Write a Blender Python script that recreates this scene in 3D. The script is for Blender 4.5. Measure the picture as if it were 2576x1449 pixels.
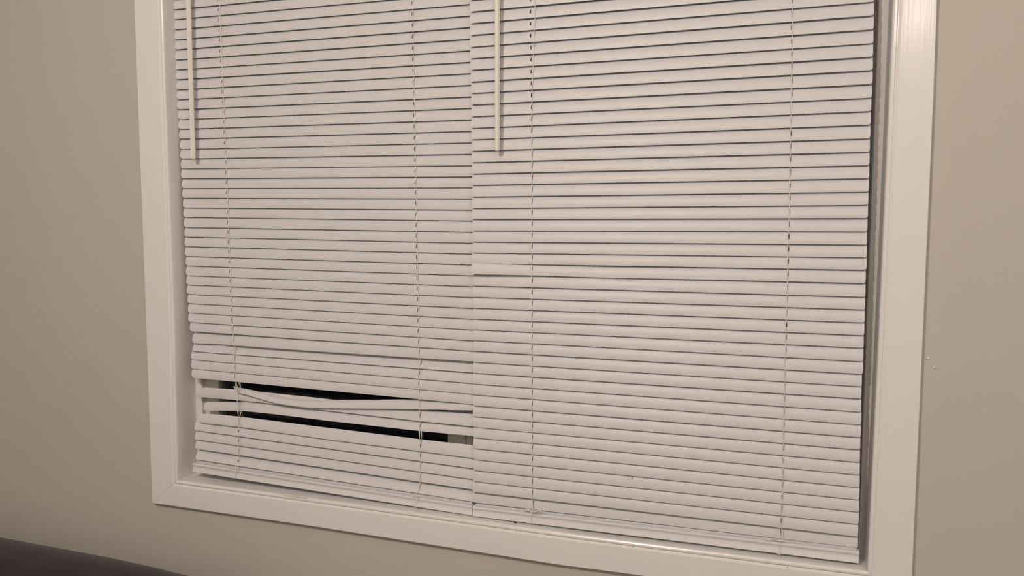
import bpy, bmesh, math, random
from mathutils import Vector, Matrix, Euler
random.seed(7)
for o in list(bpy.data.objects):
    bpy.data.objects.remove(o)
scene = bpy.context.scene
C = scene.collection

# ------------------------------------------------------------------ camera
F_PX = 1966.2
CAM = Vector((0.0, -1.28, 1.45))
EUL = Euler((1.4875, 0.0007, 0.3404), 'XYZ')
cd = bpy.data.cameras.new('camera')
cd.sensor_width = 36.0
cd.lens = F_PX / 2576 * 36.0
cd.clip_start = 0.02
cam = bpy.data.objects.new('camera', cd)
cam.location = CAM
cam.rotation_euler = EUL
C.objects.link(cam)
scene.camera = cam
ROT = EUL.to_matrix()

def at(px, py, Y):
    """the point of the vertical plane y=Y that was seen at a photo pixel"""
    d = ROT @ Vector(((px - 1288) / F_PX, -(py - 724.5) / F_PX, -1))
    t = (Y - CAM.y) / d.y
    return CAM + d * t

# ------------------------------------------------------------------ world (night) + lamps + exposure
w = bpy.data.worlds.new('night')
scene.world = w
w.use_nodes = True
w.node_tree.nodes['Background'].inputs[0].default_value = (0.010, 0.012, 0.018, 1)
w.node_tree.nodes['Background'].inputs[1].default_value = 0.03
scene.view_settings.view_transform = 'Standard'
scene.view_settings.look = 'None'
scene.view_settings.gamma = 1.0
scene.view_settings.use_curve_mapping = False
scene.view_settings.exposure = 0.0
WARM = (1.0, 0.88, 0.79)
def lamp(name, loc, watts, rad):
    l = bpy.data.lights.new(name, 'POINT')
    l.energy = watts
    l.color = WARM
    l.shadow_soft_size = rad
    o = bpy.data.objects.new(name, l)
    o.location = loc
    C.objects.link(o)
lamp('ceiling_bulb', (-0.62, -1.85, 2.42), 53, 0.035)
lamp('ceiling_bulb', (0.75, -1.85, 2.42), 20, 0.035)
lamp('far_ceiling_bulb', (0.47, -3.0, 2.44), 15, 0.06)

# ------------------------------------------------------------------ materials
def mat(name, col, rough=0.5, spec=0.5, nodes=None):
    m = bpy.data.materials.new(name)
    m.use_nodes = True
    b = m.node_tree.nodes['Principled BSDF']
    b.inputs['Base Color'].default_value = (*col, 1)
    b.inputs['Roughness'].default_value = rough
    b.inputs['Specular IOR Level'].default_value = spec
    if nodes:
        nodes(m.node_tree, b)
    return m

def add_bump(nt, b, tex_out, strength, dist):
    bp = nt.nodes.new('ShaderNodeBump')
    bp.inputs['Strength'].default_value = strength
    bp.inputs['Distance'].default_value = dist
    nt.links.new(tex_out, bp.inputs['Height'])
    nt.links.new(bp.outputs[0], b.inputs['Normal'])
    return bp

def coords(nt, scale):
    tc = nt.nodes.new('ShaderNodeTexCoord')
    mp = nt.nodes.new('ShaderNodeMapping')
    mp.inputs['Scale'].default_value = scale
    nt.links.new(tc.outputs['Object'], mp.inputs['Vector'])
    return mp.outputs[0]

def noise_bump(scale, strength, dist, stretch=(1, 1, 1), detail=4, colvar=0.0):
    def f(nt, b):
        v = coords(nt, stretch)
        n = nt.nodes.new('ShaderNodeTexNoise')
        n.inputs['Scale'].default_value = scale
        n.inputs['Detail'].default_value = detail
        nt.links.new(v, n.inputs['Vector'])
        add_bump(nt, b, n.outputs['Fac'], strength, dist)
        if colvar:
            c = b.inputs['Base Color'].default_value[:3]
            r = nt.nodes.new('ShaderNodeMix')
            r.data_type = 'RGBA'
            r.inputs[6].default_value = (*[x * (1 - colvar) for x in c], 1)
            r.inputs[7].default_value = (*[min(1, x * (1 + colvar)) for x in c], 1)
            n2 = nt.nodes.new('ShaderNodeTexNoise')
            n2.inputs['Scale'].default_value = 3.0
            nt.links.new(v, n2.inputs['Vector'])
            nt.links.new(n2.outputs['Fac'], r.inputs[0])
            nt.links.new(r.outputs[2], b.inputs['Base Color'])
    return f

M_WALL = mat('greige_wall_paint', (0.56, 0.53, 0.475), 0.6, 0.3, noise_bump(420, 0.12, 0.0006, detail=3, colvar=0.015))
M_CEIL = mat('ceiling_white', (0.75, 0.74, 0.72), 0.8, 0.2, noise_bump(90, 0.2, 0.002))
M_FLOOR = mat('floor_carpet', (0.16, 0.14, 0.12), 0.95, 0.1, noise_bump(300, 0.6, 0.004, colvar=0.1))
M_TRIM_V = mat('gloss_trim_paint_vertical', (0.85, 0.835, 0.82), 0.17, 0.45, noise_bump(24, 0.13, 0.0010, (14, 14, 0.35), detail=4))
M_TRIM_H = mat('gloss_trim_paint_horizontal', (0.85, 0.835, 0.82), 0.18, 0.5, noise_bump(18, 0.07, 0.0010, (0.35, 10, 10), detail=3))
M_JAMB = mat('jamb_paint', (0.78, 0.76, 0.745), 0.4, 0.4, noise_bump(60, 0.15, 0.001, (1, 1, 0.6)))
M_SLAT = mat('white_vinyl_slat', (0.70, 0.69, 0.712), 0.42, 0.4, noise_bump(9, 0.12, 0.0015, (0.5, 2, 2), detail=2))
M_RAIL = mat('white_vinyl_rail', (0.73, 0.72, 0.73), 0.38, 0.45)
M_WAND = mat('cream_plastic_wand', (0.88, 0.85, 0.79), 0.25, 0.5)
M_CORD = mat('white_cord', (0.84, 0.82, 0.77), 0.8, 0.2)
M_FRAME = mat('white_vinyl_window', (0.79, 0.765, 0.735), 0.35, 0.5)
M_BARE = mat('bare_wood_chip', (0.74, 0.66, 0.52), 0.7, 0.2)
M_CRUMB = mat('dark_brown_crumb', (0.06, 0.035, 0.025), 0.6, 0.3)
M_CRACK = mat('caulk_crack_dirt', (0.16, 0.12, 0.09), 0.9, 0.1)
M_METAL = mat('latch_metal', (0.55, 0.55, 0.55), 0.35, 0.5)
def glass_nodes(nt, b):
    b.inputs['Transmission Weight'].default_value = 1.0
    b.inputs['IOR'].default_value = 1.45
M_GLASS = mat('window_glass', (0.9, 0.95, 0.93), 0.0, 0.5, glass_nodes)
def cord_nodes(nt, b):
    v = coords(nt, (1, 1, 1))
    wv = nt.nodes.new('ShaderNodeTexWave')
    wv.bands_direction = 'X'
    wv.inputs['Scale'].default_value = 95
    wv.inputs['Distortion'].default_value = 0.8
    wv.inputs['Detail'].default_value = 1
    wv.inputs['Detail Scale'].default_value = 6
    nt.links.new(v, wv.inputs['Vector'])
    n = nt.nodes.new('ShaderNodeTexNoise')
    n.inputs['Scale'].default_value = 14
    n.inputs['Detail'].default_value = 6
    nt.links.new(v, n.inputs['Vector'])
    mx = nt.nodes.new('ShaderNodeMix')
    mx.data_type = 'RGBA'
    mx.inputs[6].default_value = (0.014, 0.012, 0.0125, 1)
    mx.inputs[7].default_value = (0.040, 0.035, 0.036, 1)
    nt.links.new(n.outputs['Fac'], mx.inputs[0])
    nt.links.new(mx.outputs[2], b.inputs['Base Color'])
    add_bump(nt, b, wv.outputs['Fac'], 0.35, 0.0010)
    b.inputs['Sheen Weight'].default_value = 0.15
    b.inputs['Sheen Roughness'].default_value = 0.5
M_SOFA = mat('charcoal_corduroy', (0.04, 0.037, 0.04), 0.95, 0.1, cord_nodes)
M_FOOT = mat('dark_wood_foot', (0.05, 0.03, 0.02), 0.4, 0.4)

# ------------------------------------------------------------------ helpers
def link(name, me, m, parent=None, smooth=False, **props):
    o = bpy.data.objects.new(name, me)
    if m:
        me.materials.append(m)
    C.objects.link(o)
    if parent is not None:
        o.parent = parent
        o.matrix_parent_inverse = Matrix.Translation(-parent.location)
    if smooth:
        me.polygons.foreach_set('use_smooth', [True] * len(me.polygons))
    for k, v in props.items():
        o[k] = v
    return o

def mesh(name, vs, fs):
    me = bpy.data.meshes.new(name)
    me.from_pydata([tuple(v) for v in vs], [], fs)
    me.validate()
    return me

def fix_normals(me):
    bm = bmesh.new(); bm.from_mesh(me)
    bmesh.ops.recalc_face_normals(bm, faces=bm.faces)
    bm.to_mesh(me); bm.free()

def box_mesh(name, lo, hi, bevel=0.0, seg=2):
    bm = bmesh.new()
    add_box(bm, lo, hi)
    if bevel:
        bmesh.ops.bevel(bm, geom=bm.edges[:], offset=bevel, segments=seg, profile=0.5, affect='EDGES')
    me = bpy.data.meshes.new(name)
    bm.to_mesh(me); bm.free()
    return me

def add_box(bm, lo, hi):
    r = bmesh.ops.create_cube(bm, size=1)
    for v in r['verts']:
        v.co = Vector([(lo[i] + hi[i]) / 2 + v.co[i] * (hi[i] - lo[i]) for i in range(3)])

def tube(bm, pts, r, n=6):
    """tube along a polyline, one radius or one per point"""
    pts = [Vector(p) for p in pts]
    rs = r if isinstance(r, (list, tuple)) else [r] * len(pts)
    rings = []
    for i, p in enumerate(pts):
        a = pts[max(0, i - 1)]; b = pts[min(len(pts) - 1, i + 1)]
        t = (b - a).normalized()
        u = t.cross(Vector((0, 1, 0)))
        if u.length < 1e-4:
            u = t.cross(Vector((1, 0, 0)))
        u.normalize(); v = t.cross(u)
        rings.append([bm.verts.new(p + (u * math.cos(2 * math.pi * k / n) + v * math.sin(2 * math.pi * k / n)) * rs[i]) for k in range(n)])
    for a, b in zip(rings, rings[1:]):
        for k in range(n):
            bm.faces.new((a[k], a[(k + 1) % n], b[(k + 1) % n], b[k]))
    bm.faces.new(rings[0][::-1]); bm.faces.new(rings[-1])

def bm_mesh(name, bm):
    bmesh.ops.recalc_face_normals(bm, faces=bm.faces)
    me = bpy.data.meshes.new(name)
    bm.to_mesh(me); bm.free()
    return me

def empty(name, loc, **props):
    o = bpy.data.objects.new(name, None)
    o.location = loc
    o.empty_display_size = 0.05
    C.objects.link(o)
    for k, v in props.items():
        o[k] = v
    return o

def lerp(a, b, t): return a + (b - a) * t
def interp(x, tab):
    if x <= tab[0][0]:
        (x0, y0), (x1, y1) = tab[0], tab[1]
    elif x >= tab[-1][0]:
        (x0, y0), (x1, y1) = tab[-2], tab[-1]
    else:
        for (x0, y0), (x1, y1) in zip(tab, tab[1:]):
            if x0 <= x <= x1: break
    return y0 + (y1 - y0) * (x - x0) / (x1 - x0)

# ------------------------------------------------------------------ window opening lines (world x,z)
YC = -0.012                                   # front of the casing
Z_TOP = 2.13                                  # head of the opening
def xz(px, py, Y=YC):
    p = at(px, py, Y); return (p.x, p.z)
L_in = [xz(446, 1209), xz(437.2, 800), xz(415.3, 225), xz(408, 0)]
L_out = [xz(383, 1265.5), xz(367.5, 800), xz(346.2, 225), xz(337.6, 0)]
R_in = [xz(2182, 1438), xz(2208.7, 880), xz(2236.5, 250), xz(2247.3, 0)]
R_out = [xz(2291, 1538), xz(2320.5, 880), xz(2348.5, 250), xz(2358, 0)]
B_in = [xz(446, 1209), xz(840, 1262), xz(1480, 1350), xz(2182, 1438)]
B_out = [xz(383, 1265.5), xz(786, 1324), xz(1400, 1420), xz(2291, 1538)]
def up(a, b, z):                              # continue a->b up to height z
    t = (z - a[1]) / (b[1] - a[1]); return (lerp(a[0], b[0], t), z)
CW = 0.07
L_in.append(up(L_in[1], L_in[3], Z_TOP)); R_in.append(up(R_in[1], R_in[3], Z_TOP))
L_out.append(up(L_out[1], L_out[3], Z_TOP + CW)); R_out.append(up(R_out[1], R_out[3], Z_TOP + CW))
T_in = [L_in[-1], R_in[-1]]; T_out = [L_out[-1], R_out[-1]]
XJL = sum(p[0] for p in L_in) / len(L_in); XJR = sum(p[0] for p in R_in) / len(R_in)

# ------------------------------------------------------------------ wall, floor, ceiling
RX0, RX1, RY = -2.75, 2.3, -3.6
ZC = 2.55
def struct(name, me, m, label=None, **k):
    o = link(name, me, m, None, **k)
    o['kind'] = 'structure'
    if label: o['label'] = label
    return o
ring_o = [(RX0 - .1, 0), (RX1 + .1, 0), (RX1 + .1, ZC), (RX0 - .1, ZC)]
g = 0.022
hole = [(L_in[0][0] - g, L_in[0][1] - g), (R_in[0][0] + g, R_in[0][1] - g), (R_in[-1][0] + g, Z_TOP + g), (L_in[-1][0] - g, Z_TOP + g)]
vs, fs = [], []
for Y in (0.0, 0.15):
    for p in ring_o + hole: vs.append((p[0], Y, p[1]))
for k in range(4):
    j = (k + 1) % 4
    fs.append((k, j, 4 + j, 4 + k)); fs.append((8 + k, 12 + k, 12 + j, 8 + j))
    fs.append((4 + k, 4 + j, 12 + j, 12 + k)); fs.append((k, 8 + k, 8 + j, j))
me = mesh('wall_back', vs, fs); fix_normals(me)
wall = struct('wall_back', me, M_WALL, 'matte greige painted wall around the window')
struct('wall_left', box_mesh('wall_left', (RX0 - .1, RY, 0), (RX0, 0, ZC)), M_WALL, 'matte greige side wall left of the window')
struct('wall_right', box_mesh('wall_right', (RX1, RY, 0), (RX1 + .1, 0, ZC)), M_WALL, 'matte greige side wall right of the window')
struct('wall_front', box_mesh('wall_front', (RX0 - .1, RY - .1, 0), (RX1 + .1, RY, ZC)), M_WALL, 'matte greige wall facing the window')
struct('floor', box_mesh('floor', (RX0 - .1, RY - .1, -.1), (RX1 + .1, .15, 0)), M_FLOOR, 'brownish carpet floor')
struct('ceiling', box_mesh('ceiling', (RX0 - .1, RY - .1, ZC), (RX1 + .1, .15, ZC + .1)), M_CEIL, 'flat white ceiling')
struct('baseboard_back', box_mesh('baseboard_back', (RX0, -.014, 0), (RX1, 0, .09), .003), M_TRIM_H, 'white baseboard along the window wall')
# small blemishes of the paint
def blob(name, p, r, m, parent, flat=0.5):
    bm = bmesh.new()
    bmesh.ops.create_icosphere(bm, subdivisions=1, radius=r)
    for v in bm.verts: v.co.y *= flat
    me = bm_mesh(name, bm)
    for v in me.vertices: v.co += Vector(p)
    return link(name, me, m, parent, smooth=True)
blob('paint_drip', at(2335, 902, -.001), .0022, M_TRIM_V, wall)
blob('paint_drip', at(2352, 925, -.001), .0018, M_TRIM_V, wall)

# ------------------------------------------------------------------ casing (four mitred boards)
PROF = [(0, 0), (0, .0085), (.0008, .0112), (.0028, .0125), (.0056, .0125), (.0068, .0118), (.0074, .0105),
        (.0082, .0105), (.0090, .0116), (.0120, .0127), (.5, .0131), (.985, .0131), (1, .0113), (1.0005, 0)]
def casing(name, inner, outer, m, label, gap0=0.0):
    rings = []
    n = len(inner)
    for i in range(n):
        a, b = Vector((inner[i][0], 0, inner[i][1])), Vector((outer[i][0], 0, outer[i][1]))
        w_ = (b - a).length
        ring = []
        # true distance across the board (mitred ends run on the diagonal)
        dirn = (b - a)
        t0 = Vector((inner[min(i + 1, n - 1)][0] - inner[max(i - 1, 0)][0], 0, inner[min(i + 1, n - 1)][1] - inner[max(i - 1, 0)][1])).normalized()
        perp = (dirn - t0 * dirn.dot(t0)).length
        for u, h in PROF:
            uu = u if u >= .3 else u / perp
            if .3 <= u < 1: uu = min(u, 1 - .001 / perp) if u > .9 else u
            ring.append(a + dirn * uu + Vector((0, -h, 0)))
        rings.append(ring)
    vs = [v for r in rings for v in r]; k = len(PROF); fs = []
    for i in range(n - 1):
        for j in range(k - 1):
            fs.append((i * k + j, i * k + j + 1, (i + 1) * k + j + 1, (i + 1) * k + j))
        fs.append((i * k + k - 1, i * k, (i + 1) * k, (i + 1) * k + k - 1))
    fs.append(tuple(range(k))); fs.append(tuple((n - 1) * k + j for j in range(k))[::-1])
    me = mesh(name, vs, fs); fix_normals(me)
    return struct(name, me, m, label)
def shift_first(lst, d):                      # open the mitre by a hair
    (x0, z0), (x1, z1) = lst[0], lst[1]
    L = math.hypot(x1 - x0, z1 - z0)
    return [(x0 + (x1 - x0) * d / L, z0 + (z1 - z0) * d / L)] + lst[1:]
c_left = casing('trim_1', shift_first(L_in, .0005), shift_first(L_out, .0002), M_TRIM_V, 'glossy white window casing board, left side')
c_bot = casing('trim_2', B_in, B_out, M_TRIM_H, 'glossy white window casing board along the bottom with a bare chip')
c_right = casing('trim_3', shift_first(R_in, .0004), shift_first(R_out, .0002), M_TRIM_V, 'glossy white window casing board, right side, catching a highlight')
c_top = casing('trim_4', T_in, T_out, M_TRIM_H, 'glossy white window casing board over the window')

# bare chip, pits and hairline cracks in the paint
def strip_on(name, pts, wd, m, parent, Y):
    vs, fs = [], []
    for i, (px, py) in enumerate(pts):
        p = at(px, py, Y); a = wd * (0.35 if i in (0, len(pts) - 1) else 1)
        vs += [p + Vector((0, 0, -a)), p + Vector((0, 0, a)), p + Vector((0, .0015, a)), p + Vector((0, .0015, -a))]
    for i in range(len(pts) - 1):
        q = 4 * i
        for k in range(4):
            fs.append((q + k, q + (k + 1) % 4, q + 4 + (k + 1) % 4, q + 4 + k))
    e = 4 * (len(pts) - 1)
    fs += [(0, 1, 2, 3), (e, e + 3, e + 2, e + 1)]
    me = mesh(name, vs, fs); fix_normals(me)
    return link(name, me, m, parent)
strip_on('bare_wood_chip', [(712, 1246.3), (730, 1248.6), (752, 1251.2), (771, 1254)], .0010, M_BARE, c_bot, -.0128)
def crack(pts, parent, Y, r=.00045):
    bm = bmesh.new()
    tube(bm, [at(x, y, Y) + Vector((random.uniform(-.0002, .0002), 0, 0)) for x, y in pts], [r * random.uniform(.3, 1.1) for _ in pts], 5)
    link('paint_crack', bm_mesh('paint_crack', bm), M_CRACK, parent)
crack([(437.3, 1078), (438.5, 1095), (439, 1104)], c_left, -.0085, .0004)
crack([(439.5, 1115), (440, 1126), (440.3, 1138)], c_left, -.0085, .0004)
crack([(440.2, 1142), (440.6, 1158), (441, 1176)], c_left, -.0085, .0006)
crack([(441.4, 1196), (442.2, 1206), (444.5, 1211)], c_left, -.0085, .0005)
crack([(436, 1218), (424, 1229), (410, 1241), (400, 1250)], c_left, -.0127, .0003)
for (x, y, r) in ((477.5, 1226, .0007), (1262, 1322, .0007), (1325, 1396, .0008), (1344, 1370, .0006), (1981, 1428, .001)):
    blob('paint_pit', at(x, y, -.0128), r, M_CRACK, c_bot, .3)
blob('paint_bump', at(2285.5, 1155, -.0135), .0016, M_TRIM_V, c_right, .6)

# ------------------------------------------------------------------ jamb boards lining the recess
YG = 0.047                                     # room side of the vinyl window frame
def jamb(name, line, out, label):
    vs, fs = [], []
    for (x, z) in line:
        for dx, Y in ((0, -.0002), (0, YG + .045), (1, YG + .045), (1, -.0001)):
            vs.append((x + out[0] * dx * .018, Y, z + out[1] * dx * .018))
    n = len(line)
    for i in range(n - 1):
        for k in range(4):
            fs.append((4 * i + k, 4 * i + (k + 1) % 4, 4 * i + 4 + (k + 1) % 4, 4 * i + 4 + k))
    fs += [(0, 1, 2, 3), tuple(4 * (n - 1) + k for k in (3, 2, 1, 0))]
    me = mesh(name, vs, fs); fix_normals(me)
    return struct(name, me, M_JAMB, label)
jamb('trim_5', L_in, (-1, 0), 'white painted jamb lining the left of the window recess')
jamb('trim_6', R_in, (1, 0), 'white painted jamb lining the right of the window recess, in shade')
jamb('trim_7', B_in, (0, -1), 'white painted sill board at the bottom of the window recess')
jamb('trim_8', T_in, (0, 1), 'white painted head board at the top of the window recess')

# ------------------------------------------------------------------ the sliding vinyl window behind the blinds
zb, zt = B_in[0][1], Z_TOP
win = empty('window_1', ((XJL + XJR) / 2, YG, (zb + B_in[-1][1]) / 2), kind='structure', label='white vinyl sliding window with black night glass behind the blinds')
xa = at(508, 1000, YG).x                       # inner edge of the outer frame, left
xs0, xs1 = at(516, 1000, YG + .012).x, at(551, 1000, YG + .012).x
xm0, xm1 = at(1126, 1100, YG + .012).x, at(1170, 1100, YG + .012).x
xr1 = at(2126, 30, YG + .016).x
xrf = at(2206, 120, YG).x
xm2 = at(1335, 30, YG + .012).x
zs = min(B_in[0][1], B_in[-1][1]) + .0
fr = .028
def part(name, lo, hi, m, parent, bevel=.0015, **k):
    return link(name, box_mesh(name, lo, hi, bevel), m, parent, **k)
part('frame_stile', (L_in[0][0] + .001, YG, zs), (xa, YG + .04, zt), M_FRAME, win)
part('frame_stile', (xrf, YG, zs), (R_in[-1][0] - .001, YG + .04, zt), M_FRAME, win)
part('frame_rail', (xa, YG, zs), (xrf, YG + .04, zb + fr), M_FRAME, win)
part('frame_rail', (xa, YG, zt - fr), (xrf, YG + .04, zt), M_FRAME, win)
part('frame_channel', (xa, YG + .028, zb + fr), (xs0, YG + .04, zt - fr), M_FRAME, win, .0005)
def sash(x0, x1, x2, x3, y0, lab):
    s = link('sash', box_mesh('sash', (x0, y0, zb + fr + .002), (x1, y0 + .024, zt - fr - .002), .002), M_FRAME, win, label=lab)
    part('sash_stile', (x2, y0, zb + fr + .002), (x3, y0 + .024, zt - fr - .002), M_FRAME, s)
    part('sash_rail', (x1, y0, zb + fr + .002), (x2, y0 + .024, zb + fr + .04), M_FRAME, s)
    part('sash_rail', (x1, y0, zt - fr - .04), (x2, y0 + .024, zt - fr - .002), M_FRAME, s)
    part('glass_pane', (x1 - .004, y0 + .010, zb + fr + .03), (x2 + .004, y0 + .014, zt - fr - .03), M_GLASS, s, 0, label='clear pane, black with night')
sash(xs0, xs1, xm0, xm1, YG + .012, 'left sliding sash of the window')
part('frame_channel', (xrf - .012, YG + .030, zb + fr), (xrf, YG + .04, zt - fr), M_FRAME, win, .0005)
sash(xm1 + .0008, xm2, xr1, xrf - .012, YG + .0135, 'right fixed sash of the window')

# ------------------------------------------------------------------ slats
SW = 0.0226
SS = [0, .10, .21, .33, .44, .55, .66, .78, .90, 1.0]
HR = (3, 6)                                   # rows (s .33-.66) opened by the cord slots
def smooth_tab(stations, X, k):
    return interp(X, [(s[0], s[k]) for s in stations])
def slat_mesh(stations, holes, camber=.0021, rc=(.0055, .0042), step=.05, extra=(), hw=.0010):
    """stations: (X, yb, zb, yt, zt) left to right: bottom/front edge and top/back edge"""
    x0, x1 = stations[0][0], stations[-1][0]
    xs = {x0, x1}
    for r_, e, sg in ((rc[0], x0, 1), (rc[1], x1, -1)):
        for f in (.06, .2, .45, .75, 1.0): xs.add(e + sg * r_ * f)
    for h in holes: xs.add(h - hw); xs.add(h + hw)
    n = int((x1 - x0) / step)
    for k in range(1, n):
        X = lerp(x0, x1, k / n)
        if all(abs(X - q) > .004 for q in xs): xs.add(X)
    for s in stations:
        if all(abs(s[0] - q) > .0006 for q in xs): xs.add(s[0])
    for X in extra: xs.add(X)
    xs = sorted(xs)
    vs = []
    for X in xs:
        yb, zb_, yt, zt_ = [smooth_tab(stations, X, k) for k in (1, 2, 3, 4)]
        dy, dz = yt - yb, zt_ - zb_
        L = math.hypot(dy, dz)
        ny, nz = -dz / L, dy / L
        if ny > 0: ny, nz = -ny, -nz
        trim = 0
        for r_, e in ((rc[0], abs(X - x0)), (rc[1], abs(X - x1))):
            if e < r_: trim = max(trim, r_ - math.sqrt(max(0, r_ * r_ - (r_ - e) ** 2)))
        tf = min(.45, trim * .9 / SW)
        for s in SS:
            q = lerp(tf, 1 - tf, s)
            cb = camber * 4 * q * (1 - q)
            vs.append((X, yb + dy * q + ny * cb, zb_ + dz * q + nz * cb))
    m = len(SS); fs = []
    for i in range(len(xs) - 1):
        mid = (xs[i] + xs[i + 1]) / 2
        inh = any(abs(mid - h) < hw * .9 for h in holes)
        for j in range(m - 1):
            if inh and HR[0] <= j < HR[1]: continue
            fs.append((i * m + j, (i + 1) * m + j, (i + 1) * m + j + 1, i * m + j + 1))
    return mesh('slat', vs, fs)
def slat(parent, stations, holes, **k):
    lab = k.pop('label', None)
    me = slat_mesh(stations, holes, **k)
    o = link('slat', me, M_SLAT, parent, smooth=True)
    so = o.modifiers.new('thickness', 'SOLIDIFY'); so.thickness = .00035; so.offset = 0
    es = o.modifiers.new('crisp_edges', 'EDGE_SPLIT'); es.split_angle = math.radians(38)
    if lab: o['label'] = lab
    return o

YRL, YRR = .0060, .0030                       # front faces of the bottom rails
YR, YL = 0.0070, 0.0190                         # front edges of the right / left blind
THETA = math.radians(17)
THETA_R = math.radians(18)
DY, DZ = SW * math.sin(THETA), SW * math.cos(THETA)

LL = [23.2,48.2,73.7,99.4,124.6,150.4,175.4,200.1,225.8,251,276,301,325.5,350.2,376,400.2,425.2,449.4,474.7,498.6,523.6,547.6,572.3,596.6,620.6,645.3,669.5,693.8,717.2,741,764.2,788.2,811.4,834.4,864.5,884.2,905.2,928.3,950.8]
LR = [11.5,40.5,69.4,98.7,127.9,156.9,185.4,214.8,244,272.8,302,330.7,359.7,388.5,417,445,473,500.6,528.6,556.4,584.3,611.8,639.3,666.8,693.8,721.2,748.5,775.7,803,830.2,857.2,883.4,910.1,937.6,964.8,992,1017.3]
RL = [29.5,58.7,88.4,118.2,147.1,176.1,206.1,234.8,263.8,293.3,322.8,351.7,380.2,409,437.7,466.4,495.6,524.9,552.6,580.8,608.8,636.8,663.8,690.5,719.7,748.2,775.5,803,830.2,856.9,883.9,911.9,939.3,966.8,993.8,1021.3,1048.8,1075.7,1102,1129,1157,1184,1212,1239]
RR = [5.7,40,75,110,143.7,177.4,212.4,246.9,280.4,314.8,349.1,382.7,416.5,449.2,483.4,516.6,549.9,583.6,616.3,648.8,680.3,713,747.5,779,811.7,843.7,875.4,909.1,940.9,972.3,1003.1,1036.3,1068.3,1100,1131.5,1163,1194.7,1226.1,1257.1,1287.9,1318.9,1350.3]
def ends(tab, first, x_of, Y, n_lo, n_hi):
    """(X, Z) of a slat's bottom edge at one end by slat number, carried on above the frame at the same pitch"""
    d = {}
    for j, y in enumerate(tab):
        p = at(x_of(y), y - 1.2, Y); d[first + j] = (p.x, p.z)
    p0, p1 = d[first], d[first + 8]
    pitch = (p0[1] - p1[1]) / 8; dx = (p0[0] - p1[0]) / 8
    for i in range(first - 1, n_lo - 1, -1):
        d[i] = (d[i + 1][0] + dx, d[i + 1][1] + pitch)
    return d
n_top = -16
eLL = ends(LL, 1, lambda y: 455 if y < 362 else 470 if y < 724 else 480, YL, n_top, 0)
eLR = ends(LR, 3, lambda y: 1180, YL, n_top, 0)
eRL = ends(RL, 1, lambda y: 1195, YR, n_top, 0)
eRR = ends(RR, 3, lambda y: 2190 if y < 700 else 2150, YR, n_top, 0)

tL = [(-170, 429), (13, 435), (40, 436), (110, 438), (160, 440), (210, 441.8), (250, 444), (300, 446.5), (345, 449), (385, 452.6), (430, 454.6), (480, 457), (530, 459.8), (560, 461.2), (600, 463.6), (645, 465), (690, 467.6), (740, 469.5), (790, 472.5), (826, 474), (850, 479), (875, 482.5), (897, 480.5), (918, 480), (940, 481), (1080, 490)]
tRl = [(-170, 1179), (15, 1181.3), (75, 1181.6), (165, 1182), (200, 1182.6), (255, 1183.6), (300, 1184.6), (380, 1185.2), (480, 1186.2), (560, 1187), (640, 1187.6), (655, 1187.6), (677, 1185.3), (700, 1188.2), (760, 1188.4), (800, 1189), (860, 1190), (885, 1190.5), (960, 1189), (990, 1188), (1030, 1189.6), (1100, 1190), (1150, 1190.2), (1200, 1191), (1230, 1189), (1260, 1188)]
tRr = [(-170, 2203), (20, 2198.4), (75, 2197.6), (110, 2197), (150, 2196), (180, 2195.6), (230, 2194.6), (262, 2192.5), (300, 2190.8), (335, 2189.4), (375, 2188.4), (420, 2187), (450, 2186.4), (490, 2185.2), (520, 2184), (585, 2182), (620, 2181), (655, 2180), (690, 2179.5), (720, 2177.5), (790, 2176), (850, 2174), (880, 2172.5), (945, 2171), (970, 2168), (1000, 2167), (1036, 2166), (1080, 2166.5), (1130, 2164), (1163, 2163), (1200, 2162.6), (1250, 2162), (1300, 2161), (1350, 2159)]
def hang(tab, Y):                              # station points of a cord or slot line
    return [(p.z, p.x) for p in (at(x, y, Y) for x, y in sorted(tab, key=lambda q: -q[1]))]
tabA_h = [(551.5, 28), (555.5, 120), (559.8, 210), (564, 300), (568, 376), (571, 450), (575, 560), (579, 660), (582.5, 740), (586, 830), (593, 880), (592.5, 940), (601, 1085), (602, 1150)]
tabB_h = [(1038, 8), (1038.6, 60), (1040, 150), (1041, 210), (1044, 350), (1047, 500), (1049, 620), (1051.5, 740), (1054, 860), (1058, 912), (1055, 960), (1056.5, 1010), (1058, 1060), (1059.5, 1115), (1058, 1190), (1057, 1225)]
tabC_h = [(1336, 20), (1336.5, 90), (1337.6, 180), (1338.5, 300), (1340, 400), (1339.6, 620), (1340, 690), (1339.6, 780), (1340, 1000), (1340.6, 1140), (1340.5, 1270)]
tabD_h = [(1993.4, 5), (1992, 70), (1992.4, 140), (1992.6, 210), (1990.5, 300), (1988.6, 400), (1987, 500), (1984.6, 610), (1981.5, 720), (1978.6, 830), (1975.5, 930), (1973, 1030), (1970.5, 1150), (1968, 1250), (1965, 1330)]
hA, hB = hang(tabA_h, YL + .004), hang(tabB_h, YL + .004)
hC, hD = hang(tabC_h, YR + .004), hang(tabD_h, YR + .004)

ZH = Z_TOP - .045                              # underside of the headrails
mid = lambda e, k: e[k]
blindL = empty('mini_blind', (at(830, 1190, YL).x, YL, B_in[0][1]), label='white mini blind on the left with broken, bent slats and black gaps near its bottom', category='blind')
blindR = empty('mini_blind', (at(1680, 1300, YR).x, YR, B_in[-1][1]), label='wide intact white mini blind on the right, overlapping the left one', category='blind')

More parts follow.
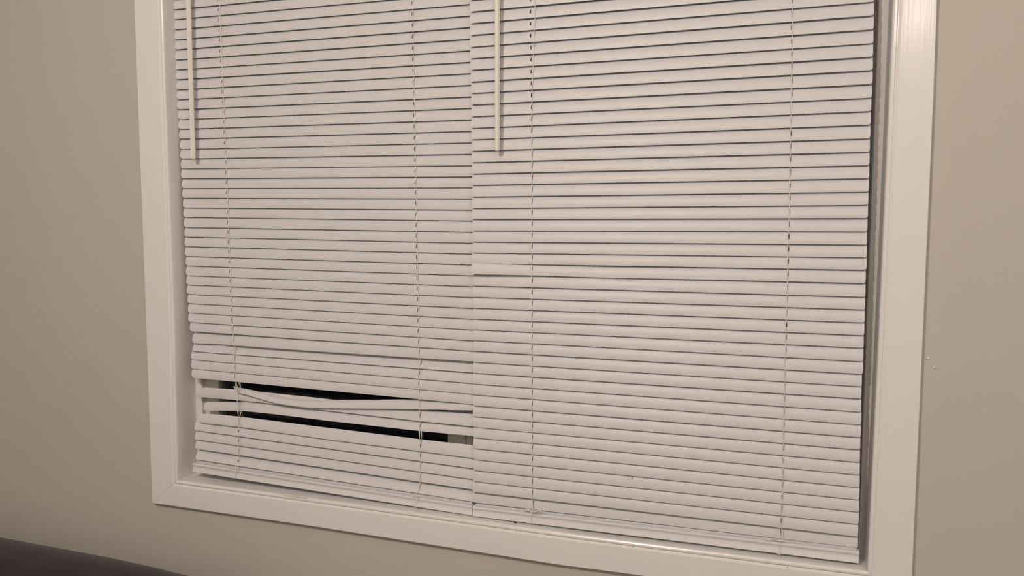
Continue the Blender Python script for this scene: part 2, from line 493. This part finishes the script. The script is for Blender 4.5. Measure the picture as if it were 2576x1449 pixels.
Z_STOP = Z_TOP - .056
def regular(parent, eL, eR, i, xL_tab, xR_tab, Y, hs, hw=.0010, dyb=(0, 0), th=None, camber=.0021, rc=(.0070, .0035), mids=(), lab=None):
    (xl, zl), (xr, zr) = eL[i], eR[i]
    if max(zl, zr) > Z_STOP: return None
    # real ends of the slat
    def endx(tab, xk, zk):
        pk = [(at(px, py - 8, Y).z, at(px, py - 8, Y).x) for px, py in [(b, a) for a, b in tab]]
        pk.sort()
        return interp(zk, pk)
    slope = (zr - zl) / (xr - xl)
    XL = endx(xL_tab, xl, zl) if xL_tab else xl
    XR = endx(xR_tab, xr, zr) if xR_tab else xr + .012
    t = th if th is not None else THETA + random.uniform(-.012, .012)
    sw = .0221 if parent is blindR else SW
    dy, dz = sw * math.sin(t), sw * math.cos(t)
    if parent is blindR: rc = (.0038, rc[1])
    j = random.uniform(-.0003, .0003)
    st = []
    for X in [XL] + [m[0] for m in mids] + [XR]:
        z = zl + slope * (X - xl)
        oy, oz = 0, 0
        for m in mids:
            if m[0] == X: oy, oz = m[1], m[2]
        if X == XL: oy, oz = dyb[0], 0
        if X == XR: oy, oz = dyb[1], 0
        st.append((X, Y + oy + j, z + oz, Y + oy + dy + j, z + oz + dz))
    holes = [interp(lerp(st[0][2], st[-1][2], .3) + .011, h) for h in hs]
    return slat(parent, st, holes, camber=camber, rc=rc, label=lab, hw=hw)

LEFT_SLATS, RIGHT_SLATS = [], []
for i in range(n_top, 40):
    kw = {}
    if i == 35:
        xl = eLL[35][0]
        # wavy left end, dented beside the cord
        kw = dict(mids=((xl + .035, .002, .0005), (xl + .075, .004, .0010), (xl + .105, .001, .0008), (xl + .2, 0, .0005), (xl + .35, 0, 0)), dyb=(.002, 0), lab='slat with a wavy, dented left end')
    if i == 36:
        kw = dict(camber=-.0016, th=math.radians(31), lab='slat flipped so that it curves the other way')
    if i == 37: kw = dict(th=math.radians(23))
    LEFT_SLATS.append(regular(blindL, eLL, eLR, i, tL, None, YL, (hA, hB), hw=.00065, **kw))
for i in range(n_top, 45):
    kw = {}
    if i == 24:
        x0 = eRL[24][0]
        kw = dict(mids=((x0 + .115, -.0005, .0000), (x0 + .24, .0012, -.0012), (x0 + .42, 0, 0)), dyb=(-.006, 0), lab='slat pulled forward at its left end and kinked')
    kw.setdefault('th', THETA_R + random.uniform(-.01, .01))
    RIGHT_SLATS.append(regular(blindR, eRL, eRR, i, tRl, tRr, YR, (hC, hD), **kw))

# the broken slats of the left blind, by where their edges run
def custom(parent, rows, Y, holes, lab=None, camber=.0018, rc=(.004, .0035), step=.02):
    st = []
    for (px, pt, pb, ob, ot) in rows:
        b = at(px, pb, Y + ob); t = at(px, pt, Y + ot)
        st.append((b.x, b.y, b.z, t.y, t.z))
    return slat(parent, st, holes, label=lab, camber=camber, rc=rc, step=step)
xe = 1192
custom(blindL, [(588, 971.5, 975, .003, .005), (598, 975, 988, .000, .006), (626.7, 980.5, 995, -.002, .006), (656, 987.5, 1004, -.003, .006), (691, 996.5, 1014, -.005, .005),
                (726.4, 1002.7, 1019.8, -.006, .004), (761.6, 1006, 1024.3, -.006, .004), (820, 1006, 1027, -.005, .004), (917, 1005.6, 1028, -.003, .005), (1033, 1004.2, 1029.4, 0, .008),
                (1100, 1006, 1031, 0, .009), (xe, 1008, 1032.6, 0, .009)], YL, [], 'snapped slat that sags and twists to the right of its cord', camber=.0022, rc=(.001, .0035))
hx = lambda h, px, py: [interp(at(px, py, YL).z, h)]
custom(blindL, [(496, 977, 997, .010, .014), (512, 975.6, 999.6, .010, .013), (549, 977, 1002.6, .009, .012), (591, 979.3, 1006.5, .005, .010), (603, 980.6, 1007.6, .004, .011), (662, 986.5, 1013, .003, .011), (703, 991, 1018.6, .003, .011),
                (780, 999, 1028.6, .002, .011), (835.5, 1005.4, 1034.4, .002, .011), (930, 1016, 1045, .001, .011), (1053, 1029.5, 1059, 0, .010), (xe, 1042, 1073, 0, .010)], YL,
       hx(hB, 1057, 1050), 'bent slat showing its whole face, split at the left cord')
custom(blindL, [(512, 1012.5, 1032, .012, .017), (527, 1011, 1033.4, .012, .017), (556, 1010.5, 1033.2, .011, .016), (592, 1010, 1033.6, .008, .015), (600, 1009, 1034.4, .006, .015), (604, 1008.6, 1034.6, .006, .013), (612, 1007.6, 1034, .003, .011), (640, 1009, 1036.6, .001, .011), (700, 1015, 1043.2, .001, .011),
                (780, 1024.5, 1053, 0, .011), (820, 1029, 1058, 0, .011), (1053, 1055, 1084, 0, .010), (xe, 1070, 1097, 0, .010)], YL,
       hx(hB, 1058, 1075), 'creased slat with a pinched kink at the left cord')
custom(blindL, [(499, 1041.5, 1061.5, -.001, .006), (512, 1040.8, 1064.4, -.001, .006), (550.4, 1042.8, 1068.4, -.001, .006), (592, 1047.2, 1073, -.001, .007), (599.7, 1048.8, 1073.8, .001, .008), (606, 1048.6, 1074.5, -.001, .007), (700, 1060.4, 1088.2, .001, .009), (780, 1070.8, 1099, 0, .009), (820, 1075.7, 1104.6, 0, .009), (1053, 1104.6, 1134.6, 0, .008), (1125.7, 1113.2, 1144, 0, .008), (xe, 1120, 1153, 0, .008)], YL,
       hx(hB, 1059, 1115), 'slat drooping open below the lower black gap')
# the closed slats under the gap, then the flat ones stacked on the rail
def line_slat(parent, pl, pr, Y, hs, th=THETA, lab=None, camber=.0021, rc=(.0042, .0035)):
    a, b = at(pl[0], pl[1] - 1, Y), at(pr[0], pr[1] - 1, Y)
    dy, dz = SW * math.sin(th), SW * math.cos(th)
    st = [(a.x, Y, a.z, Y + dy, a.z + dz), (b.x, Y, b.z, Y + dy, b.z + dz)]
    return slat(parent, st, [interp(lerp(a.z, b.z, .4) + .01, h) for h in hs], camber=camber, rc=rc, label=lab)
for (xl, yl, yr) in ((489, 1083, 1179.6), (490, 1106, 1207), (491, 1129.4, 1233)):
    line_slat(blindL, (xl, yl), (xe, yr), YL, (hA, hB), th=math.radians(24))
line_slat(blindL, (491, 1156.5), (xe, 1263.5), YRL + .0095, (hA, hB), th=math.radians(38))
RZ = .0182                                     # height of a bottom rail
def railz(px, py, Y): return at(px, py, Y)
rl0, rl1 = at(485, 1187.5, YRL), at(1186.5, 1297.5, YRL)
rr0, rr1 = at(1188, 1299, YRR), at(2160.5, 1418, YRR)
RP = [(0, .0006), (.0012, .0), (.0235, 0), (.0250, .0012), (.0252, .0060), (.0245, .0150), (.0225, .0175), (.0150, .0182), (.0062, .0182), (.0038, .0179), (.0018, .0170), (.0006, .0157), (.0006, .0145), (.0016, .0131), (.0027, .0115), (.0025, .0090), (.0014, .0056), (.0002, .0026)]
def rail(parent, a, b, Y, lab=None):
    vs, fs = [], []
    n = len(RP); cols = 9
    for i in range(cols):
        t = i / (cols - 1)
        X, Z = lerp(a.x, b.x, t), lerp(a.z, b.z, t)
        for (y, z) in RP: vs.append((X, Y + y, Z + z))
    for i in range(cols - 1):
        for k in range(n): fs.append((i * n + k, i * n + (k + 1) % n, (i + 1) * n + (k + 1) % n, (i + 1) * n + k))
    fs.append(tuple(range(n))[::-1]); fs.append(tuple((cols - 1) * n + k for k in range(n)))
    me = mesh('bottom_rail', vs, fs); fix_normals(me)
    o = link('bottom_rail', me, M_RAIL, parent, smooth=True)
    es = o.modifiers.new('split', 'EDGE_SPLIT'); es.split_angle = math.radians(40)
    return o
railL = rail(blindL, rl0, rl1, YRL)
railR = rail(blindR, rr0, rr1, YRR)
def stacked(parent, a, b, Y, k, hs):
    """a slat lying almost flat on the rail"""
    z0 = RZ + .0012 + k * .0013
    st = []
    for p in (a, b):
        X = p.x + (.003 if p is a else -.003)
        st.append((X, Y + .0066 + .0012 * k, p.z + z0 - .0008, Y + .0285, p.z + z0 + .0012 + .0004 * k))
    me = slat_mesh(st, [], camber=.0011, rc=(.003, .003))
    o = link('slat', me, M_SLAT, parent, smooth=True)
    so = o.modifiers.new('thickness', 'SOLIDIFY'); so.thickness = .00035; so.offset = 0
for k in range(2): stacked(blindL, rl0, rl1, YRL, k, ())
for k in range(2): stacked(blindR, rr0, rr1, YRR, k, ())
# last hanging slat of the right blind, leaning its foot on the stack
line_slat(blindR, (1188, 1264.2), (2158, 1379), YRR + .0085, (hC, hD), th=math.radians(17))

# headrails at the top of the recess (above the frame)
for par, x0, x1, Y in ((blindL, L_in[-1][0] + .006, eRL[-5][0] - .016, .003), (blindR, eRL[-5][0] - .014, R_in[-1][0] - .02, .003)):
    bm = bmesh.new()
    add_box(bm, (x0, Y, Z_TOP - .030), (x1, Y + .0015, Z_TOP - .002)); add_box(bm, (x0, Y + .0235, Z_TOP - .030), (x1, Y + .025, Z_TOP - .002))
    add_box(bm, (x0, Y + .0015, Z_TOP - .030), (x1, Y + .0235, Z_TOP - .0285))
    link('headrail', bm_mesh('headrail', bm), M_RAIL, par)

# ------------------------------------------------------------------ cords
def cords(parent, front, holes, Y, YK, z_lo, slat_zs, split=None):
    """front: pixel track of the front strand; the rear strand and lift cord follow the slots"""
    fr_ = hang(front, Y - .001)
    bm = bmesh.new()
    z_hi = Z_TOP - .03
    pts = []
    z = z_hi
    while z > z_lo:
        pts.append(Vector((interp(z, fr_) + random.uniform(-.00035, .00035), Y - .0011 + random.uniform(-.0003, .0002), z))); z -= .010
    pts.append(Vector((interp(z_lo, fr_), YK, z_lo)))
    tube(bm, pts, .00052, 6)
    pts = []
    z = z_hi
    while z > z_lo:
        pts.append(Vector((interp(z, fr_) + .0018 + random.uniform(-.0003, .0003), Y + DY + .002, z))); z -= .010
    tube(bm, pts, .0005, 5)
    for zz in slat_zs:
        X = interp(zz, fr_)
        tube(bm, [(X + .0004, Y - .0008, zz - .0008), (X + .0009, Y + .006, zz + .0095), (X + .0018, Y + DY + .0018, zz + .0195)], .0004, 4)
    link('ladder_cord', bm_mesh('ladder_cord', bm), M_CORD, parent, smooth=True)
    bm = bmesh.new()
    pts = []
    z = z_hi
    while z > z_lo + .004:
        pts.append(Vector((interp(z, holes) + (.0002 if parent is blindL else .0004), Y + .0040, z))); z -= .012
    pts.append(Vector((interp(z_lo, holes), Y + .004, z_lo + .004)))
    tube(bm, pts, .0005, 5)
    link('lift_cord', bm_mesh('lift_cord', bm), M_CORD, parent, smooth=True)
fA = [(553, 5), (555, 50), (557.5, 120), (560.4, 200), (563.5, 290), (567, 362), (570, 430), (573, 500), (576.5, 600), (580.5, 700), (583, 770), (586, 835), (589, 880), (591.5, 925), (594, 960), (597, 990), (599.5, 1045), (601, 1080), (601.5, 1130), (601, 1165), (598, 1185)]
fB = [(1038.5, 5), (1039, 60), (1040, 140), (1041.4, 200), (1044, 350), (1046.4, 470), (1048, 560), (1050, 650), (1052, 740), (1053.5, 830), (1053, 900), (1052, 960), (1054, 1010), (1056, 1060), (1055.6, 1100), (1057.4, 1165), (1055.5, 1225), (1051, 1250)]
fC = [(1346, 5), (1345, 50), (1343, 110), (1341, 165), (1339, 230), (1338, 300), (1338, 450), (1337.4, 620), (1337.6, 750), (1338, 830), (1338, 1000), (1338.6, 1130), (1338, 1255), (1340, 1280)]
fD = [(1994.2, 5), (1993, 100), (1991, 200), (1989, 300), (1987.2, 400), (1985, 520), (1982.5, 610), (1979.4, 750), (1977, 830), (1974.6, 930), (1972, 1030), (1970.4, 1150), (1967.6, 1250), (1966.5, 1330), (1968, 1350)]
def zs_at(eL, eR, X, lo, hi):
    return [lerp(eL[i][1], eR[i][1], (X - eL[i][0]) / (eR[i][0] - eL[i][0])) for i in range(lo, hi) if max(eL[i][1], eR[i][1]) < Z_STOP]
def rail_z(a, b, X): return lerp(a.z, b.z, (X - a.x) / (b.x - a.x)) + RZ + .004
XA, XB, XC, XD = at(590, 900, YL).x, at(1054, 900, YL).x, at(1338, 700, YR).x, at(1978, 830, YR).x
cords(blindL, fA, hA, YL, YRL, rail_z(rl0, rl1, XA), zs_at(eLL, eLR, XA, n_top, 40))
cords(blindL, fB, hB, YL, YRL, rail_z(rl0, rl1, XB), zs_at(eLL, eLR, XB, n_top, 40))
cords(blindR, fC, hC, YR, YRR, rail_z(rr0, rr1, XC), zs_at(eRL, eRR, XC, n_top, 45))
cords(blindR, fD, hD, YR, YRR, rail_z(rr0, rr1, XD), zs_at(eRL, eRR, XD, n_top, 45))
# loose strands bridging the broken part beside the left cord
bm = bmesh.new()
for pts in ([(594, 955), (592.5, 968), (596, 984), (598, 1010), (596.5, 1030), (600, 1050)], [(597, 955), (600, 962), (597.5, 974), (600, 985)], [(602, 962), (604, 975), (603, 985)],
            [(587, 973.5), (592, 973), (598, 975.5)], [(603, 1033), (604.6, 1042), (601, 1052), (601.5, 1062)], [(606, 1034), (604.8, 1047)]):
    tube(bm, [at(x, y, YL - .0022) for x, y in pts], .0005, 5)
link('loose_cord', bm_mesh('loose_cord', bm), M_CORD, blindL, smooth=True)
bm = bmesh.new()
for pts in ([(1053.5, 1083), (1055, 1097), (1057, 1112)], [(1060.5, 1083), (1060.6, 1097), (1058.5, 1112)]):
    tube(bm, [at(x, y, YL - .0022) for x, y in pts], .0005, 5)
link('loose_cord', bm_mesh('loose_cord', bm), M_CORD, blindL, smooth=True)

# knots where the cords are tied off on the rails, with the end hanging over the rail's face
def knot(parent, Y, loops, tail):
    bm = bmesh.new()
    for pts in loops:
        P = [at(x, y, Y - random.uniform(.0005, .0025)) for x, y in pts]
        Q = []
        for i in range(len(P) - 1):                       # Catmull-Rom so the loops are round
            p0, p1, p2, p3 = P[max(0, i - 1)], P[i], P[i + 1], P[min(len(P) - 1, i + 2)]
            for k in range(4):
                t = k / 4
                Q.append(.5 * ((2 * p1) + (-p0 + p2) * t + (2 * p0 - 5 * p1 + 4 * p2 - p3) * t * t + (-p0 + 3 * p1 - 3 * p2 + p3) * t ** 3))
        Q.append(P[-1])
        tube(bm, Q, .00055, 5)
    for pts in tail:
        tube(bm, [at(x, y, Y - .0010) for x, y in pts], .0005, 5)
    link('cord_knot', bm_mesh('cord_knot', bm), M_CORD, parent, smooth=True)
knot(blindL, YRL - .001, [[(584, 1177), (587, 1175.6), (592, 1177), (597, 1177), (602, 1179.5)], [(584, 1177), (589, 1179.8), (595, 1178.5), (600, 1176)], [(592, 1178), (594, 1184), (598, 1182), (597, 1177), (591, 1179)]],
     [[(593, 1183), (592.5, 1192), (593, 1203)]])
knot(blindL, YRL - .001, [[(1037, 1246), (1042, 1243.5), (1050, 1246), (1056, 1249)], [(1037, 1246), (1045, 1249.5), (1053, 1248)], [(1046, 1249), (1050, 1256), (1056, 1250)], [(1038, 1244), (1044, 1247.5), (1047, 1245)]],
     [[(1050, 1256), (1045.5, 1264), (1044, 1273), (1048, 1278)]])
knot(blindR, YRR - .001, [[(1319, 1283), (1324, 1280), (1333, 1282), (1345, 1285), (1355, 1283), (1371, 1284.6)], [(1319, 1283), (1328, 1285.6), (1341, 1284), (1350, 1281), (1358, 1284), (1359, 1288), (1346, 1291), (1334, 1288)],
                         [(1341, 1283), (1349, 1280), (1357, 1280.6), (1362, 1285)], [(1326, 1281), (1334, 1286), (1344, 1288), (1356, 1286)]],
     [[(1336, 1289), (1335.4, 1302), (1337, 1316)], [(1324, 1316.5), (1331, 1315.5), (1337, 1317), (1343, 1316.6)]])
knot(blindR, YRR - .001, [[(1924, 1358.5), (1933, 1355.5), (1944, 1358), (1956, 1356.6), (1969, 1360)], [(1926, 1356), (1937, 1359), (1950, 1354.6), (1961, 1358.4), (1976, 1362), (1990, 1361)], [(1940, 1354.5), (1950, 1358), (1960, 1361), (1972, 1358)]],
     [[(1963, 1362), (1961, 1378), (1962, 1392), (1961, 1409)], [(1956, 1393), (1961, 1393.6)]])

# ------------------------------------------------------------------ tilt wands
def wand(parent, top, bot, Y, r):
    bm = bmesh.new()
    a, b = at(*bot, Y), at(*top, Y)
    d = (b - a).normalized()
    top_p = a + d * ((Z_TOP - .05 - a.z) / d.z)
    tube(bm, [a, a + d * .0008, a + d * .003, top_p], [r * .55, r * .86, r, r], 6)
    me = bm_mesh('tilt_wand', bm)
    o = link('tilt_wand', me, M_WAND, parent, label='cream hexagonal plastic wand')
    bm = bmesh.new()
    tube(bm, [top_p, top_p + Vector((0, .006, .012)), top_p + Vector((0, .012, .03))], .0015, 6)
    link('wand_hook', bm_mesh('wand_hook', bm), M_METAL, o)
wand(blindL, (474, 0), (486.3, 401), YL - .017, .0049)
wand(blindR, (1250.6, 0), (1250.6, 380), YR - .0145, .0046)

# ------------------------------------------------------------------ specks
for (x, y, r) in ((1590.4, 1203, .0009), (1596, 1215, .0006), (1615, 1209, .0006)):
    blob('dirt_speck', at(x, y, YR + .001), r, M_CRUMB, blindR, .5)
p = at(1296.5, 1314.5, .004)
bm = bmesh.new()
bmesh.ops.create_icosphere(bm, subdivisions=2, radius=.0028)
for v in bm.verts:
    v.co += Vector([random.uniform(-.0005, .0005) for _ in range(3)])
    v.co.x *= 1.05; v.co.z *= .8
me = bm_mesh('crumb', bm)
zs_here = interp(p.x, [(q[0], q[1]) for q in B_in])
cr = link('crumb', me, M_CRUMB, None, smooth=True)
cr.location = (p.x, .004, zs_here + .0016)
cr['label'] = 'tiny dark brown crumb lying on the white sill under the right blind'
cr['category'] = 'crumb'

# ------------------------------------------------------------------ sofa at the lower left
YS = -.17
crest = [at(x, y, YS) for x, y in ((0, 1383), (70, 1396), (198, 1421), (300, 1444), (400, 1470), (490, 1488))]
xr_end = crest[-1].x + .22
ctab = [(-2.60, crest[0].z - .03), (-2.45, crest[0].z - .004), (-2.0, crest[0].z + .002)] + [(c.x, c.z) for c in crest] + [(crest[-1].x + .10, crest[-1].z - .030), (crest[-1].x + .18, crest[-1].z - .09), (xr_end, crest[-1].z - .2)]
def rbox(lo, hi, r, seg=4):
    return box_mesh('b', lo, hi, r, seg)
sofa = empty('sofa', ((-2.6 + xr_end) / 2, -.5, 0), label='dark charcoal ribbed sofa back below the window, at the lower left', category='sofa')
# back: cross sections (y,z) lofted along x
def sofa_back():
    xs = [lerp(-2.60, xr_end, k / 60) for k in range(61)]
    vs, fs = [], []
    for X in xs:
        zt_ = interp(X, ctab)
        e = min((X + 2.60), (xr_end - X))
        f = min(1, math.sqrt(max(0.0, 1 - (1 - min(1, e / .07)) ** 2)) * .85 + .15)
        ring = []
        for k in range(20):
            a = math.pi * k / 19
            y = YS - math.cos(a) * .115 * f
            z = zt_ - .085 + math.sin(a) ** .8 * .085
            ring.append((X, y, z))
        ring.append((X, YS + .115 * f, .30)); ring.append((X, YS - .115 * f, .30))
        vs += ring
    n = 22
    for i in range(60):
        for k in range(n): fs.append((i * n + k, i * n + (k + 1) % n, (i + 1) * n + (k + 1) % n, (i + 1) * n + k))
    fs.append(tuple(range(n))[::-1]); fs.append(tuple(60 * n + k for k in range(n)))
    me = mesh('back_rest', vs, fs); fix_normals(me)
    return me
link('back_rest', sofa_back(), M_SOFA, sofa, smooth=True)
link('seat_base', rbox((-2.58, -1.0, .10), (xr_end - .02, -.30, .30), .02), M_SOFA, sofa, smooth=True)
xm = (-2.38 + xr_end - .2) / 2
link('seat_cushion', rbox((-2.38, -1.02, .302), (xm - .002, -.30, .45), .035), M_SOFA, sofa, smooth=True)
link('seat_cushion', rbox((xm + .002, -1.02, .302), (xr_end - .2, -.30, .45), .035), M_SOFA, sofa, smooth=True)
link('arm_rest', rbox((-2.60, -1.02, .10), (-2.39, -.28, .60), .04), M_SOFA, sofa, smooth=True)
link('arm_rest', rbox((xr_end - .19, -1.02, .10), (xr_end, -.28, .60), .04), M_SOFA, sofa, smooth=True)
for x in (-2.5, xr_end - .1):
    for y in (-.95, -.12):
        link('foot', box_mesh('foot', (x - .03, y - .03, 0), (x + .03, y + .03, .31 if y > -.5 else .102), .004), M_FOOT, sofa)
print('XJ', XJL, XJR, [round(p[0], 4) for p in L_in], [round(p[0], 4) for p in R_in], 'railL', rl0, rl1, 'railR', rr0, rr1)
print('jamb at frame', at(493, 1000, YG).x, 'xs', xa, xs0, xs1, xm0, xm1, xm2, xr1)
print('sill z', [round(p[1], 4) for p in B_in], 'crest', crest[0], crest[-1])
